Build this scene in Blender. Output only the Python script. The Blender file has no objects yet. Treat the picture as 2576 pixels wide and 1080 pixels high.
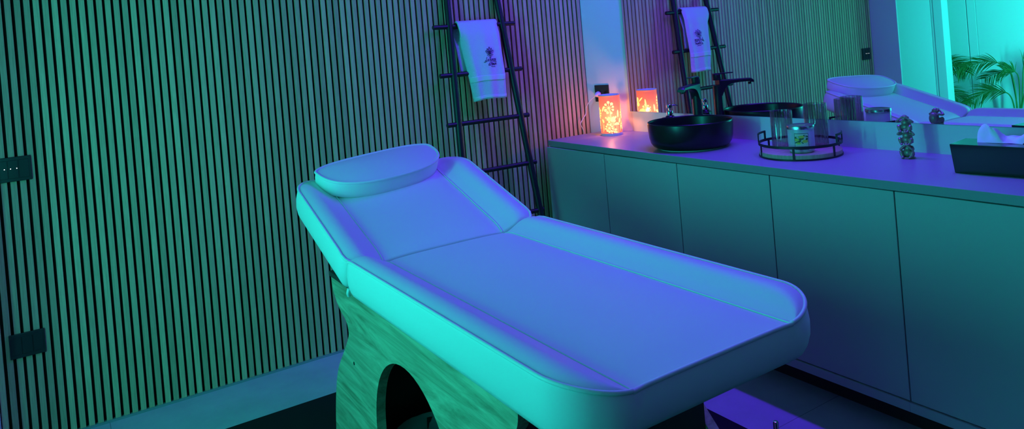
import bpy, bmesh, math, random
from mathutils import Vector, Matrix
random.seed(7)
S = bpy.context.scene
COL = S.collection
PI = math.pi

# ------------------------------------------------------------------ camera
F_PX, PX, PY = 1842.767, 1290.913, 129.619          # focal length and optical axis in a 2576x1080 frame (lower part of a 4:3 photo)
ROLL, PITCH, YAW = 0.084826, -0.008265, 1.011291
CAM = Vector((-2.82774, -3.54714, 1.43427))
fw = Vector((math.cos(YAW)*math.cos(PITCH), math.sin(YAW)*math.cos(PITCH), math.sin(PITCH)))
rt = Vector((math.sin(YAW), -math.cos(YAW), 0))
up = rt.cross(fw)
ax = rt*math.cos(ROLL) - up*math.sin(ROLL)
ay = rt*math.sin(ROLL) + up*math.cos(ROLL)
cd = bpy.data.cameras.new('camera')
co = bpy.data.objects.new('camera', cd)
COL.objects.link(co)
co.matrix_world = Matrix(((ax.x, ay.x, -fw.x, CAM.x), (ax.y, ay.y, -fw.y, CAM.y), (ax.z, ay.z, -fw.z, CAM.z), (0, 0, 0, 1)))
cd.sensor_fit = 'HORIZONTAL'
cd.sensor_width = 36
cd.lens = 36*F_PX/2576
cd.shift_x = (1288-PX)/2576
cd.shift_y = (PY-540)/2576
cd.clip_start = .05
S.camera = co

# ------------------------------------------------------------------ world and light
w = bpy.data.worlds.new('world')
S.world = w
w.use_nodes = True
w.node_tree.nodes['Background'].inputs[0].default_value = (.02, .03, .08, 1)
w.node_tree.nodes['Background'].inputs[1].default_value = .0

PURPLE = (.10, .012, 1.0)
GREEN = (.022, 1.0, .82)

def area(name, loc, direction, sx, sy, power, color, spread=PI):
    l = bpy.data.lights.new(name, 'AREA')
    l.shape = 'RECTANGLE'
    l.size, l.size_y = sx, sy
    l.energy = power
    l.color = color
    l.spread = spread
    o = bpy.data.objects.new(name, l)
    COL.objects.link(o)
    o.location = loc
    o.rotation_euler = Vector(direction).to_track_quat('-Z', 'Y').to_euler()
    return o

# ceiling light strip running along the mirror wall
area('ceiling_strip_light', (-.20, -1.48, 2.66), (0, 0, -1), .03, 1.8, 53, PURPLE)
# upright green light bar at the opening on the left
area('upright_light_bar', (-3.50, -1.42, 1.29), (1, 0, 0), .12, 1.1, 15.3, GREEN)
area('alcove_fill_light', (-3.16, -1.85, 1.36), (-1, .1, 0), .06, 1.1, 80, GREEN)  # separate green fill added to brighten the alcove
# weak purple fill added behind the viewer to lift faces turned that way
area('rear_fill_light', (-1.5, -4.40, 2.66), (0, .5, -1), 2.6, .03, 4.5, (.18, .035, 1.0))

vs = S.view_settings
vs.view_transform = 'Standard'
vs.look = 'None'
vs.gamma = 1
vs.exposure = 0
vs.use_curve_mapping = False
S.cycles.use_denoising = True
S.cycles.max_bounces = 8
S.cycles.sample_clamp_indirect = 4

# ------------------------------------------------------------------ materials
def mat(name, col, rough=.5, metal=0., spec=.5, trans=0., ior=1.45, emit=None, es=0.):
    m = bpy.data.materials.new(name)
    m.use_nodes = True
    b = m.node_tree.nodes['Principled BSDF']
    b.inputs['Base Color'].default_value = (*col, 1)
    b.inputs['Roughness'].default_value = rough
    b.inputs['Metallic'].default_value = metal
    b.inputs['Specular IOR Level'].default_value = spec
    b.inputs['Transmission Weight'].default_value = trans
    b.inputs['IOR'].default_value = ior
    if emit:
        b.inputs['Emission Color'].default_value = (*emit, 1)
        b.inputs['Emission Strength'].default_value = es
    return m

class NT:
    def __init__(s, m):
        s.t = m.node_tree
        s.b = s.t.nodes['Principled BSDF']
    def n(s, kind, **kw):
        x = s.t.nodes.new(kind)
        for k, v in kw.items():
            if k in x.inputs:
                x.inputs[k].default_value = v
            else:
                setattr(x, k, v)
        return x
    def l(s, a, b):
        s.t.links.new(a, b)

def add_bump(m, scale, strength, dist=.002, stretch=(1, 1, 1), detail=4):
    q = NT(m)
    tc = q.n('ShaderNodeTexCoord')
    mp = q.n('ShaderNodeMapping')
    mp.inputs['Scale'].default_value = stretch
    nz = q.n('ShaderNodeTexNoise', Scale=scale, Detail=detail)
    bp = q.n('ShaderNodeBump', Strength=strength, Distance=dist)
    q.l(tc.outputs['Object'], mp.inputs[0]); q.l(mp.outputs[0], nz.inputs['Vector'])
    q.l(nz.outputs['Fac'], bp.inputs['Height']); q.l(bp.outputs[0], q.b.inputs['Normal'])
    return m

def wood(name, c1, c2, scale, stretch, rough=.5, per_slat=None, bump=.15, wave=0.):
    m = mat(name, c1, rough, spec=.3)
    q = NT(m)
    tc = q.n('ShaderNodeTexCoord')
    vec = tc.outputs['Object']
    fac_extra = None
    if per_slat:
        sx = q.n('ShaderNodeSeparateXYZ'); q.l(vec, sx.inputs[0])
        dv = q.n('ShaderNodeMath', operation='DIVIDE'); dv.inputs[1].default_value = per_slat
        q.l(sx.outputs[0], dv.inputs[0])
        fl = q.n('ShaderNodeMath', operation='FLOOR'); q.l(dv.outputs[0], fl.inputs[0])
        wn = q.n('ShaderNodeTexWhiteNoise', noise_dimensions='1D'); q.l(fl.outputs[0], wn.inputs['W'])
        mul = q.n('ShaderNodeVectorMath', operation='SCALE'); mul.inputs['Scale'].default_value = 7.0
        q.l(wn.outputs['Color'], mul.inputs[0])
        ad = q.n('ShaderNodeVectorMath', operation='ADD'); q.l(vec, ad.inputs[0]); q.l(mul.outputs[0], ad.inputs[1])
        vec = ad.outputs[0]
        fac_extra = wn.outputs['Value']
    mp = q.n('ShaderNodeMapping'); mp.inputs['Scale'].default_value = stretch
    q.l(vec, mp.inputs[0])
    vin = mp.outputs[0]
    if wave:
        big = q.n('ShaderNodeTexNoise', Scale=wave, Detail=2.0)
        q.l(vin, big.inputs['Vector'])
        sc = q.n('ShaderNodeVectorMath', operation='SCALE'); sc.inputs['Scale'].default_value = 1.2
        q.l(big.outputs['Color'], sc.inputs[0])
        a2 = q.n('ShaderNodeVectorMath', operation='ADD'); q.l(vin, a2.inputs[0]); q.l(sc.outputs[0], a2.inputs[1])
        vin = a2.outputs[0]
    nz = q.n('ShaderNodeTexNoise', Scale=scale, Detail=6.0, Roughness=.65)
    q.l(vin, nz.inputs['Vector'])
    cr = q.n('ShaderNodeValToRGB')
    cr.color_ramp.elements[0].position = .33; cr.color_ramp.elements[0].color = (*c2, 1)
    cr.color_ramp.elements[1].position = .66; cr.color_ramp.elements[1].color = (*c1, 1)
    q.l(nz.outputs['Fac'], cr.inputs[0])
    out = cr.outputs[0]
    if fac_extra is not None:
        mr = q.n('ShaderNodeMapRange'); mr.inputs['To Min'].default_value = .78; mr.inputs['To Max'].default_value = 1.12
        q.l(fac_extra, mr.inputs['Value'])
        hs = q.n('ShaderNodeHueSaturation'); q.l(mr.outputs[0], hs.inputs['Value']); q.l(out, hs.inputs['Color'])
        out = hs.outputs[0]
    q.l(out, q.b.inputs['Base Color'])
    bp = q.n('ShaderNodeBump', Strength=bump, Distance=.001)
    q.l(nz.outputs['Fac'], bp.inputs['Height']); q.l(bp.outputs[0], q.b.inputs['Normal'])
    return m

M = {}
M['white_wall'] = add_bump(mat('white_wall', (.80, .80, .82), .7, spec=.2), 90, .05)
M['ceiling'] = mat('ceiling_paint', (.16, .16, .17), .8, spec=.1)
M['dark_wall'] = mat('dark_wall', (.07, .07, .08), .8, spec=.1)
M['slat'] = wood('oak_slat', (.76, .58, .34), (.54, .42, .24), 5.0, (60, 60, 2.2), .55, per_slat=.03215)
M['felt'] = mat('black_felt', (.012, .012, .014), .95, spec=.1)
M['black_plastic'] = mat('black_plastic', (.018, .018, .02), .45)
M['satin_black'] = mat('satin_black', (.014, .014, .016), .16, spec=.7)
M['black_metal'] = add_bump(mat('black_metal', (.016, .016, .018), .42), 300, .05)
M['ceramic_black'] = mat('black_ceramic', (.010, .010, .012), .28)
M['leather'] = add_bump(mat('white_leather', (.80, .80, .80), .55, spec=.35), 420, .06, .001)
M['piping'] = mat('white_piping', (.84, .84, .84), .45, spec=.4)
M['cabinet'] = add_bump(mat('cabinet_lacquer', (.51, .50, .52), .6, spec=.25), 260, .04)
M['counter'] = add_bump(mat('counter_laminate', (.34, .32, .36), .38, spec=.45), 500, .05, .0008)
M['chrome'] = mat('chrome', (.85, .85, .86), .12, metal=1)
M['mirror'] = mat('mirror_silver', (.87, .88, .88), .0, metal=1)
M['mirror_edge'] = mat('mirror_edge', (.25, .32, .32), .2)
M['vinyl_wood'] = wood('pale_oak', (.66, .53, .36), (.30, .23, .14), 4.2, (6, .8, 9), .5, bump=.15, wave=1.1)
M['dark_board'] = mat('dark_board', (.045, .035, .03), .6)
M['mat_black'] = add_bump(mat('black_mat', (.012, .012, .014), .8, spec=.2), 300, .2)
M['glass'] = mat('ribbed_glass', (.94, .92, .93), .02, trans=1, ior=1.47)
def thin_glass(m, col, ior=1.5, rough=.03, base=.03):
    q = NT(m)
    tr = q.n('ShaderNodeBsdfTransparent'); tr.inputs[0].default_value = (*col, 1)
    gl = q.n('ShaderNodeBsdfGlossy'); gl.inputs['Roughness'].default_value = rough
    fr = q.n('ShaderNodeFresnel', IOR=ior)
    ad = q.n('ShaderNodeMath', operation='ADD'); ad.inputs[1].default_value = base
    mx = q.n('ShaderNodeMixShader')
    mn = q.n('ShaderNodeMath', operation='MINIMUM'); mn.inputs[1].default_value = .42
    q.l(fr.outputs[0], ad.inputs[0]); q.l(ad.outputs[0], mn.inputs[0]); q.l(mn.outputs[0], mx.inputs[0]); q.l(tr.outputs[0], mx.inputs[1]); q.l(gl.outputs[0], mx.inputs[2])
    q.l(mx.outputs[0], q.t.nodes['Material Output'].inputs['Surface'])
thin_glass(M['glass'], (.82, .80, .77), 1.55, .03, .05)
M['liner'] = mat('clear_liner', (.75, .8, .8), .08, trans=.75, ior=1.25)
thin_glass(M['liner'], (.80, .86, .86), 1.5, .12, .06)
q = NT(M['liner'])
gm = [n_ for n_ in q.t.nodes if n_.type == 'MIX_SHADER'][0]
df = q.n('ShaderNodeBsdfDiffuse'); df.inputs[0].default_value = (.62, .66, .66, 1)
m2 = q.n('ShaderNodeMixShader'); m2.inputs[0].default_value = .45
q.l(gm.outputs[0], m2.inputs[1]); q.l(df.outputs[0], m2.inputs[2]); q.l(m2.outputs[0], q.t.nodes['Material Output'].inputs['Surface'])
M['bin'] = mat('bin_black', (.02, .022, .022), .4)
M['tray_wood'] = wood('tray_wood', (.55, .42, .30), (.42, .31, .21), 4, (3, 30, 3), .45)
M['candle_jar'] = mat('frosted_jar', (.60, .58, .62), .3)
M['lid'] = add_bump(mat('lid_metal', (.72, .70, .74), .25, metal=1), 60, .35, .003)
M['label'] = mat('label_paper', (.62, .70, .52), .6)
M['label_frame'] = mat('label_frame', (.02, .02, .02), .5)
M['leaf_dark'] = mat('label_leaf', (.06, .14, .05), .6)
M['lemon'] = mat('label_lemon', (.66, .62, .10), .6)
M['bronze'] = add_bump(mat('bronze', (.30, .27, .20), .34, metal=.35), 60, .25, .002)
M['towel'] = mat('white_terry', (.80, .80, .84), .95, spec=.05)
M['thread'] = mat('dark_thread', (.06, .04, .12), .8)
M['tissue'] = mat('tissue_paper', (.85, .85, .87), .9, spec=.05)
M['palm'] = mat('palm_green', (.05, .16, .035), .5)
M['pot'] = mat('pot_grey', (.1, .1, .1), .6)
M['cord'] = mat('white_cord', (.75, .75, .76), .4)
M['led'] = mat('led_dot', (1, 1, 1), .4, emit=(1, 1, 1), es=4)
M['porcelain'] = mat('lamp_porcelain', (.34, .20, .16), .4, emit=(1.0, .18, .11), es=.50)
q = NT(M['porcelain'])
tr = q.n('ShaderNodeBsdfTransparent'); tr.inputs[0].default_value = (1, .62, .42, 1)
mx = q.n('ShaderNodeMixShader'); mx.inputs[0].default_value = .24
q.l(q.b.outputs[0], mx.inputs[1]); q.l(tr.outputs[0], mx.inputs[2]); q.l(mx.outputs[0], q.t.nodes['Material Output'].inputs['Surface'])
M['porcelain_rim'] = mat('lamp_rim', (.78, .76, .76), .35)
M['lampglow'] = mat('lamp_pattern', (.9, .8, .5), .5, emit=(1.0, .66, .075), es=1.5)

# terry towel: fine loops
q = NT(M['towel'])
tc = q.n('ShaderNodeTexCoord'); nz = q.n('ShaderNodeTexNoise', Scale=330.0, Detail=3.0)
bp = q.n('ShaderNodeBump', Strength=.75, Distance=.004)
q.l(tc.outputs['Object'], nz.inputs['Vector']); q.l(nz.outputs['Fac'], bp.inputs['Height']); q.l(bp.outputs[0], q.b.inputs['Normal'])

# grey stone tiles with thin joints
def tile_mat():
    m = mat('grey_stone_tile', (.5, .5, .5), .5, spec=.35)
    q = NT(m)
    tc = q.n('ShaderNodeTexCoord')
    nz = q.n('ShaderNodeTexNoise', Scale=5.0, Detail=8.0, Roughness=.65)
    q.l(tc.outputs['Object'], nz.inputs['Vector'])
    cr = q.n('ShaderNodeValToRGB')
    cr.color_ramp.elements[0].position = .3; cr.color_ramp.elements[0].color = (.41, .42, .45, 1)
    cr.color_ramp.elements[1].position = .7; cr.color_ramp.elements[1].color = (.50, .51, .54, 1)
    q.l(nz.outputs['Fac'], cr.inputs[0])
    br = q.n('ShaderNodeTexBrick')
    br.offset = .5; br.squash = 1
    br.inputs['Color1'].default_value = br.inputs['Color2'].default_value = (1, 1, 1, 1)
    br.inputs['Mortar'].default_value = (.55, .55, .55, 1)
    br.inputs['Scale'].default_value = 1
    br.inputs['Mortar Size'].default_value = .0018
    br.inputs['Brick Width'].default_value = 1.2
    br.inputs['Row Height'].default_value = .6
    mp = q.n('ShaderNodeMapping'); mp.inputs['Location'].default_value = (2.143 + 1.2, .59, 0)
    q.l(tc.outputs['Object'], mp.inputs[0]); q.l(mp.outputs[0], br.inputs['Vector'])
    mx = q.n('ShaderNodeMix', data_type='RGBA', blend_type='MULTIPLY'); mx.inputs[0].default_value = 1
    q.l(cr.outputs[0], mx.inputs[6]); q.l(br.outputs['Color'], mx.inputs[7])
    q.l(mx.outputs[2], q.b.inputs['Base Color'])
    return m
M['tile'] = tile_mat()

# ------------------------------------------------------------------ mesh helpers
def link(name, bm, m, parent=None, smooth=False, angle=40):
    me = bpy.data.meshes.new(name)
    bmesh.ops.recalc_face_normals(bm, faces=bm.faces)
    bm.to_mesh(me); bm.free()
    me.materials.append(M[m] if isinstance(m, str) else m)
    if smooth:
        for p in me.polygons:
            p.use_smooth = True
        try:
            me.set_sharp_from_angle(angle=math.radians(angle))
        except Exception:
            pass
    o = bpy.data.objects.new(name, me)
    COL.objects.link(o)
    if parent:
        o.parent = parent
    return o

def tag(o, label, cat, group=None):
    o['label'] = label; o['category'] = cat
    if group:
        o['group'] = group
    return o

def struct(o):
    o['kind'] = 'structure'
    return o

def thing(name, label, cat, loc=(0, 0, 0), rz=0, group=None):
    o = bpy.data.objects.new(name, None)
    o.empty_display_size = .05
    COL.objects.link(o)
    o.location = loc; o.rotation_euler = (0, 0, rz)
    return tag(o, label, cat, group)

def copy_tree(o, parent=None):
    c = o.copy(); COL.objects.link(c); c.parent = parent
    for ch in list(o.children):
        copy_tree(ch, c)
    return c

def box(bm, a, b, bev=0, seg=2):
    """box between corners a and b, optional bevel"""
    r = bmesh.ops.create_cube(bm, size=1)
    vs_ = r['verts']
    for v in vs_:
        v.co = Vector([(a[i]+b[i])/2 + v.co[i]*(b[i]-a[i]) for i in range(3)])
    if bev:
        es = list({e for v in vs_ for e in v.link_edges})
        bmesh.ops.bevel(bm, geom=es, offset=bev, segments=seg, affect='EDGES', profile=.5)
    return bm

def B(a, b, bev=0, seg=2):
    return box(bmesh.new(), a, b, bev, seg)

def lathe(bm, prof, seg=48, c=(0, 0, 0), cap0=True, cap1=True, rad=None):
    rings = []
    for r, z in prof:
        ring = []
        for i in range(seg):
            a = 2*PI*i/seg
            rr = r if rad is None else rad(r, z, a)
            ring.append(bm.verts.new((c[0]+rr*math.cos(a), c[1]+rr*math.sin(a), c[2]+z)))
        rings.append(ring)
    for k in range(len(rings)-1):
        for i in range(seg):
            j = (i+1) % seg
            bm.faces.new((rings[k][i], rings[k][j], rings[k+1][j], rings[k+1][i]))
    if cap0: bm.faces.new(rings[0][::-1])
    if cap1: bm.faces.new(rings[-1])
    return bm

def tube(bm, pts, r, seg=10, closed=False, caps=True):
    pts = [Vector(p) for p in pts]
    n = len(pts)
    rr = r if isinstance(r, (list, tuple)) else [r]*n
    tans = []
    for i in range(n):
        if closed:
            t = pts[(i+1) % n]-pts[i-1]
        else:
            t = pts[min(i+1, n-1)]-pts[max(i-1, 0)]
        tans.append(t.normalized() if t.length > 1e-9 else Vector((0, 0, 1)))
    ref = Vector((0, 0, 1))
    if abs(tans[0].dot(ref)) > .95: ref = Vector((1, 0, 0))
    nrm = (ref - tans[0]*ref.dot(tans[0])).normalized()
    rings = []
    for i in range(n):
        nrm = (nrm - tans[i]*nrm.dot(tans[i]))
        if nrm.length < 1e-6: nrm = tans[i].orthogonal()
        nrm.normalize()
        bn = tans[i].cross(nrm)
        rings.append([bm.verts.new(pts[i] + (nrm*math.cos(2*PI*k/seg) + bn*math.sin(2*PI*k/seg))*rr[i]) for k in range(seg)])
    m = n if closed else n-1
    for i in range(m):
        a, b = rings[i], rings[(i+1) % n]
        for k in range(seg):
            l = (k+1) % seg
            bm.faces.new((a[k], a[l], b[l], b[k]))
    if caps and not closed:
        bm.faces.new(rings[0][::-1]); bm.faces.new(rings[-1])
    return bm

def spline(pts, n=8):
    """Catmull-Rom through pts"""
    P = [Vector(p) for p in pts]
    out = []
    for i in range(len(P)-1):
        p0, p1, p2, p3 = P[max(i-1, 0)], P[i], P[i+1], P[min(i+2, len(P)-1)]
        for k in range(n):
            t = k/n
            out.append(.5*((2*p1) + (p2-p0)*t + (2*p0-5*p1+4*p2-p3)*t*t + (3*p1-p0-3*p2+p3)*t**3))
    out.append(P[-1])
    return out

def prism(bm, outline, holes, axis, a, b):
    """extrude a 2-D outline (with optional holes) between a and b along an axis; outline coords are the two other axes in order"""
    def to3(p, d):
        if axis == 0: return (d, p[0], p[1])
        if axis == 1: return (p[0], d, p[1])
        return (p[0], p[1], d)
    loops = [outline]+holes
    fr = []
    for d in (a, b):
        edges = []
        vl = []
        for lp in loops:
            vsx = [bm.verts.new(to3(p, d)) for p in lp]
            vl.append(vsx)
            for i in range(len(vsx)):
                edges.append(bm.edges.new((vsx[i], vsx[(i+1) % len(vsx)])))
        bmesh.ops.triangle_fill(bm, edges=edges, use_beauty=True)
        fr.append(vl)
    for l0, l1 in zip(*fr):
        n = len(l0)
        for i in range(n):
            j = (i+1) % n
            bm.faces.new((l0[i], l0[j], l1[j], l1[i]))
    return bm

def bevel_mod(o, w_, seg=2):
    md = o.modifiers.new('bevel', 'BEVEL'); md.width = w_; md.segments = seg; md.limit_method = 'ANGLE'; md.angle_limit = math.radians(40)
    return o

# ------------------------------------------------------------------ the room
CT = .875                                        # counter height
MD = .019                                        # the mirror wall runs slightly off square
def xw(y):                                       # face of the mirror wall
    return .006 + MD*abs(y)

struct(link('floor', B((-5.2, -4.6, -.08), (.3, 1.5, 0)), 'tile'))
struct(link('ceiling', B((-5.2, -4.6, 2.72), (.3, 1.5, 2.8)), 'ceiling'))
wb = struct(link('wall_back', B((-3.15, .034, 0), (.2, .2, 2.72)), 'white_wall'))
# white splayed face added so the corner beside the slats takes light evenly
bm = bmesh.new()
prism(bm, [(-.088, .012), (.010, -.262), (.06, -.262), (.06, .034), (-.088, .034)], [], 2, 0, 2.72)
struct(link('added_splay', bm, 'white_wall'))
bm = B((-3.12, .026, .012), (-.088, .034, 2.72))
link('felt_backing', bm, 'felt', wb)
PITCHX = .03215
bm = bmesh.new()
x = -.122 + PITCHX/2
n = 0
slat_x = []
while x > -3.11:
    slat_x.append(x); x -= PITCHX
for x in slat_x:
    if x + .0105 > -.089: continue
    box(bm, (x-.0107, .012, .010), (x+.0107, .028, 2.72), .0007, 1)
link('slat_cladding', bm, 'slat', wb)
struct(link('baseboard_back', B((-3.12, .008, 0), (-.088, .030, .010)), 'mirror_edge'))

bm = bmesh.new()
vv = [(xw(.2)-MD*.4, .2), (xw(4.6), -4.6), (xw(4.6)+.15, -4.6), (.25, .2)]
prism(bm, vv, [], 2, 0, 2.72)
struct(link('wall_right', bm, 'white_wall'))
struct(link('wall_front', B((-5.2, -4.6, 0), (.15, -4.5, 2.72)), 'dark_wall'))
# left side: a pier beside the slats, then an opening into a lit alcove
struct(link('wall_left', B((-3.128, -.215, 0), (-3.11, .2, 2.72), .002, 1), 'white_wall'))
bm = bmesh.new()
prism(bm, [(-4.10, .001), (-4.00, .27), (-4.00, 1.3), (-4.2, 1.3), (-4.2, .001)], [], 2, 0, 2.72)
box(bm, (-4.20, -.026, 0), (-4.112, .001, 2.72))
box(bm, (-4.20, -.0195, 0), (-4.103, -.0055, 2.72))
struct(link('trim_1', bm, 'white_wall'))
struct(link('trim_2', B((-4.215, -.105, 0), (-4.10, -.026, 2.72), .003, 1), 'white_wall'))
struct(link('wall_alcove', B((-5.1, -4.5, 0), (-4.82, 1.3, 2.72)), 'white_wall'))
struct(link('door_1', B((-4.82, .002, 0), (-4.80, 1.1, 2.6), .003, 1), 'white_wall'))
bm = bmesh.new()
box(bm, (-4.82, -.085, 0), (-4.797, -.006, 2.6), .003, 1)
box(bm, (-4.82, -1.20, 0), (-4.80, -.087, 2.6), .003, 1)
struct(link('door_2', bm, 'white_wall'))
struct(link('wall_side', B((-4.82, 1.3, 0), (-3.1, 1.4, 2.72)), 'white_wall'))
struct(link('wall_entry', B((-4.82, -4.5, 0), (-3.25, -3.4, 2.72)), 'dark_wall'))

# mat under the bed
t = link('floor_mat', B((-3.02, -3.9, 0), (-.845, -.405, .007), .002, 1), 'mat_black')
tag(t, 'large black floor mat lying under the treatment bed', 'mat')

# ------------------------------------------------------------------ plates on the walls
t = thing('switch_plate', 'black switch plate with three lit dots on the slat wall', 'switch', (-2.995, .012, 1.11))
link('plate', B((-.06, -.009, -.049), (.06, 0, .049), .002), 'black_plastic', t)
for k in range(3):
    link('rocker', B((-.054+k*.036, -.011, -.036), (-.020+k*.036, -.008, .036), .001, 1), 'black_plastic', t)
    bm = bmesh.new(); bmesh.ops.create_uvsphere(bm, u_segments=10, v_segments=6, radius=.0016, matrix=Matrix.Translation((-.03+k*.0205, -.011, .003)))
    link('indicator_light', bm, 'led', t)
t = thing('socket_plate', 'black socket plate low on the slat wall', 'socket', (-3.001, .012, .409))
link('plate', B((-.06, -.009, -.048), (.06, 0, .048), .002), 'black_plastic', t)
for k in range(3):
    bm = B((-.054+k*.0365, -.0105, -.034), (-.019+k*.0365, -.008, .034), .001, 1)
    link('socket_module', bm, 'black_plastic', t)

t = thing('wall_socket', 'black power socket behind the glowing lamp', 'socket', (-.0530, -.0860, 1.102), .3435)
link('plate', B((-.009, -.048, -.05), (0, .048, .05), .002), 'black_plastic', t)
for k in range(2):
    bm = bmesh.new(); lathe(bm, [(.018, 0), (.018, .003), (.015, .003), (.013, -.001)], 24)
    bm.transform(Matrix.Translation((-.009, -.03+k*.05, 0)) @ Matrix.Rotation(-PI/2, 4, 'Y'))
    link('socket_module', bm, 'black_metal', t)

# ------------------------------------------------------------------ wall mirror
t = thing('wall_mirror', 'wide frameless mirror above the dark countertop', 'mirror', (-.0085, 0, 0), MD)
bm = bmesh.new()
box(bm, (.0, -2.62, .9935), (.012, -.268, 2.25))
o = link('mirror_glass', bm, 'mirror', t)
link('edge_strip', B((-.0006, -.268, .9935), (.012, -.2665, 2.25)), 'mirror_edge', t)
link('edge_strip', B((-.0006, -2.62, .992), (.012, -.2665, .9935)), 'mirror_edge', t)

# ------------------------------------------------------------------ cabinets and countertop
XF = -.484
ys = [-.078, -.592, -1.109, -1.618, -2.124, -2.634]
where = ['first base cabinet beside the black ladder', 'base cabinet under the black basin', 'base cabinet left of the glass tray', 'base cabinet under the round tray and monkey figure', 'base cabinet under the tissue box at the right edge']
for k in range(5):
    y1, y0 = ys[k], ys[k+1]
    c = thing('base_cabinet', 'dark handleless '+where[k], 'cabinet', (0, 0, 0), 0, 'run of base cabinets')
    link('carcass', B((XF+.024, y0+.0004, .094), (-.002, y1-.0004, .842)), 'cabinet', c)
    top = .8415 if k else .8425
    link('door', B((XF, y0+.0022, .130), (XF+.022, y1-.0022 if k else y1-.0005, top-.0035), .0012, 1), 'cabinet', c)
    link('bottom_rail', B((XF-.006, y0, .094), (XF+.024, y1, .1262), .001, 1), 'cabinet', c)
t = link('toe_kick', B((-.40, -2.62, 0), (-.38, -.09, .094)), 'dark_board')
tag(t, 'recessed dark toe kick board under the base cabinets', 'plinth')
bm = bmesh.new()
prism(bm, [(-.470, -.072), (-.492, -.9), (-.499, -1.8), (-.490, -2.5), (-.488, -2.66), (xw(2.66)-.001, -2.66), (xw(.072)-.001, -.072)], [], 2, .8435, CT)
t = bevel_mod(link('countertop', bm, 'counter'), .0015, 2)
tag(t, 'long dark countertop over the base cabinets', 'countertop')

# ------------------------------------------------------------------ treatment bed
bed = thing('treatment_bed', 'white padded treatment bed with raised headrest and wooden base', 'bed', (-1.704, -1.21, 0))
BW = .742

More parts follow.
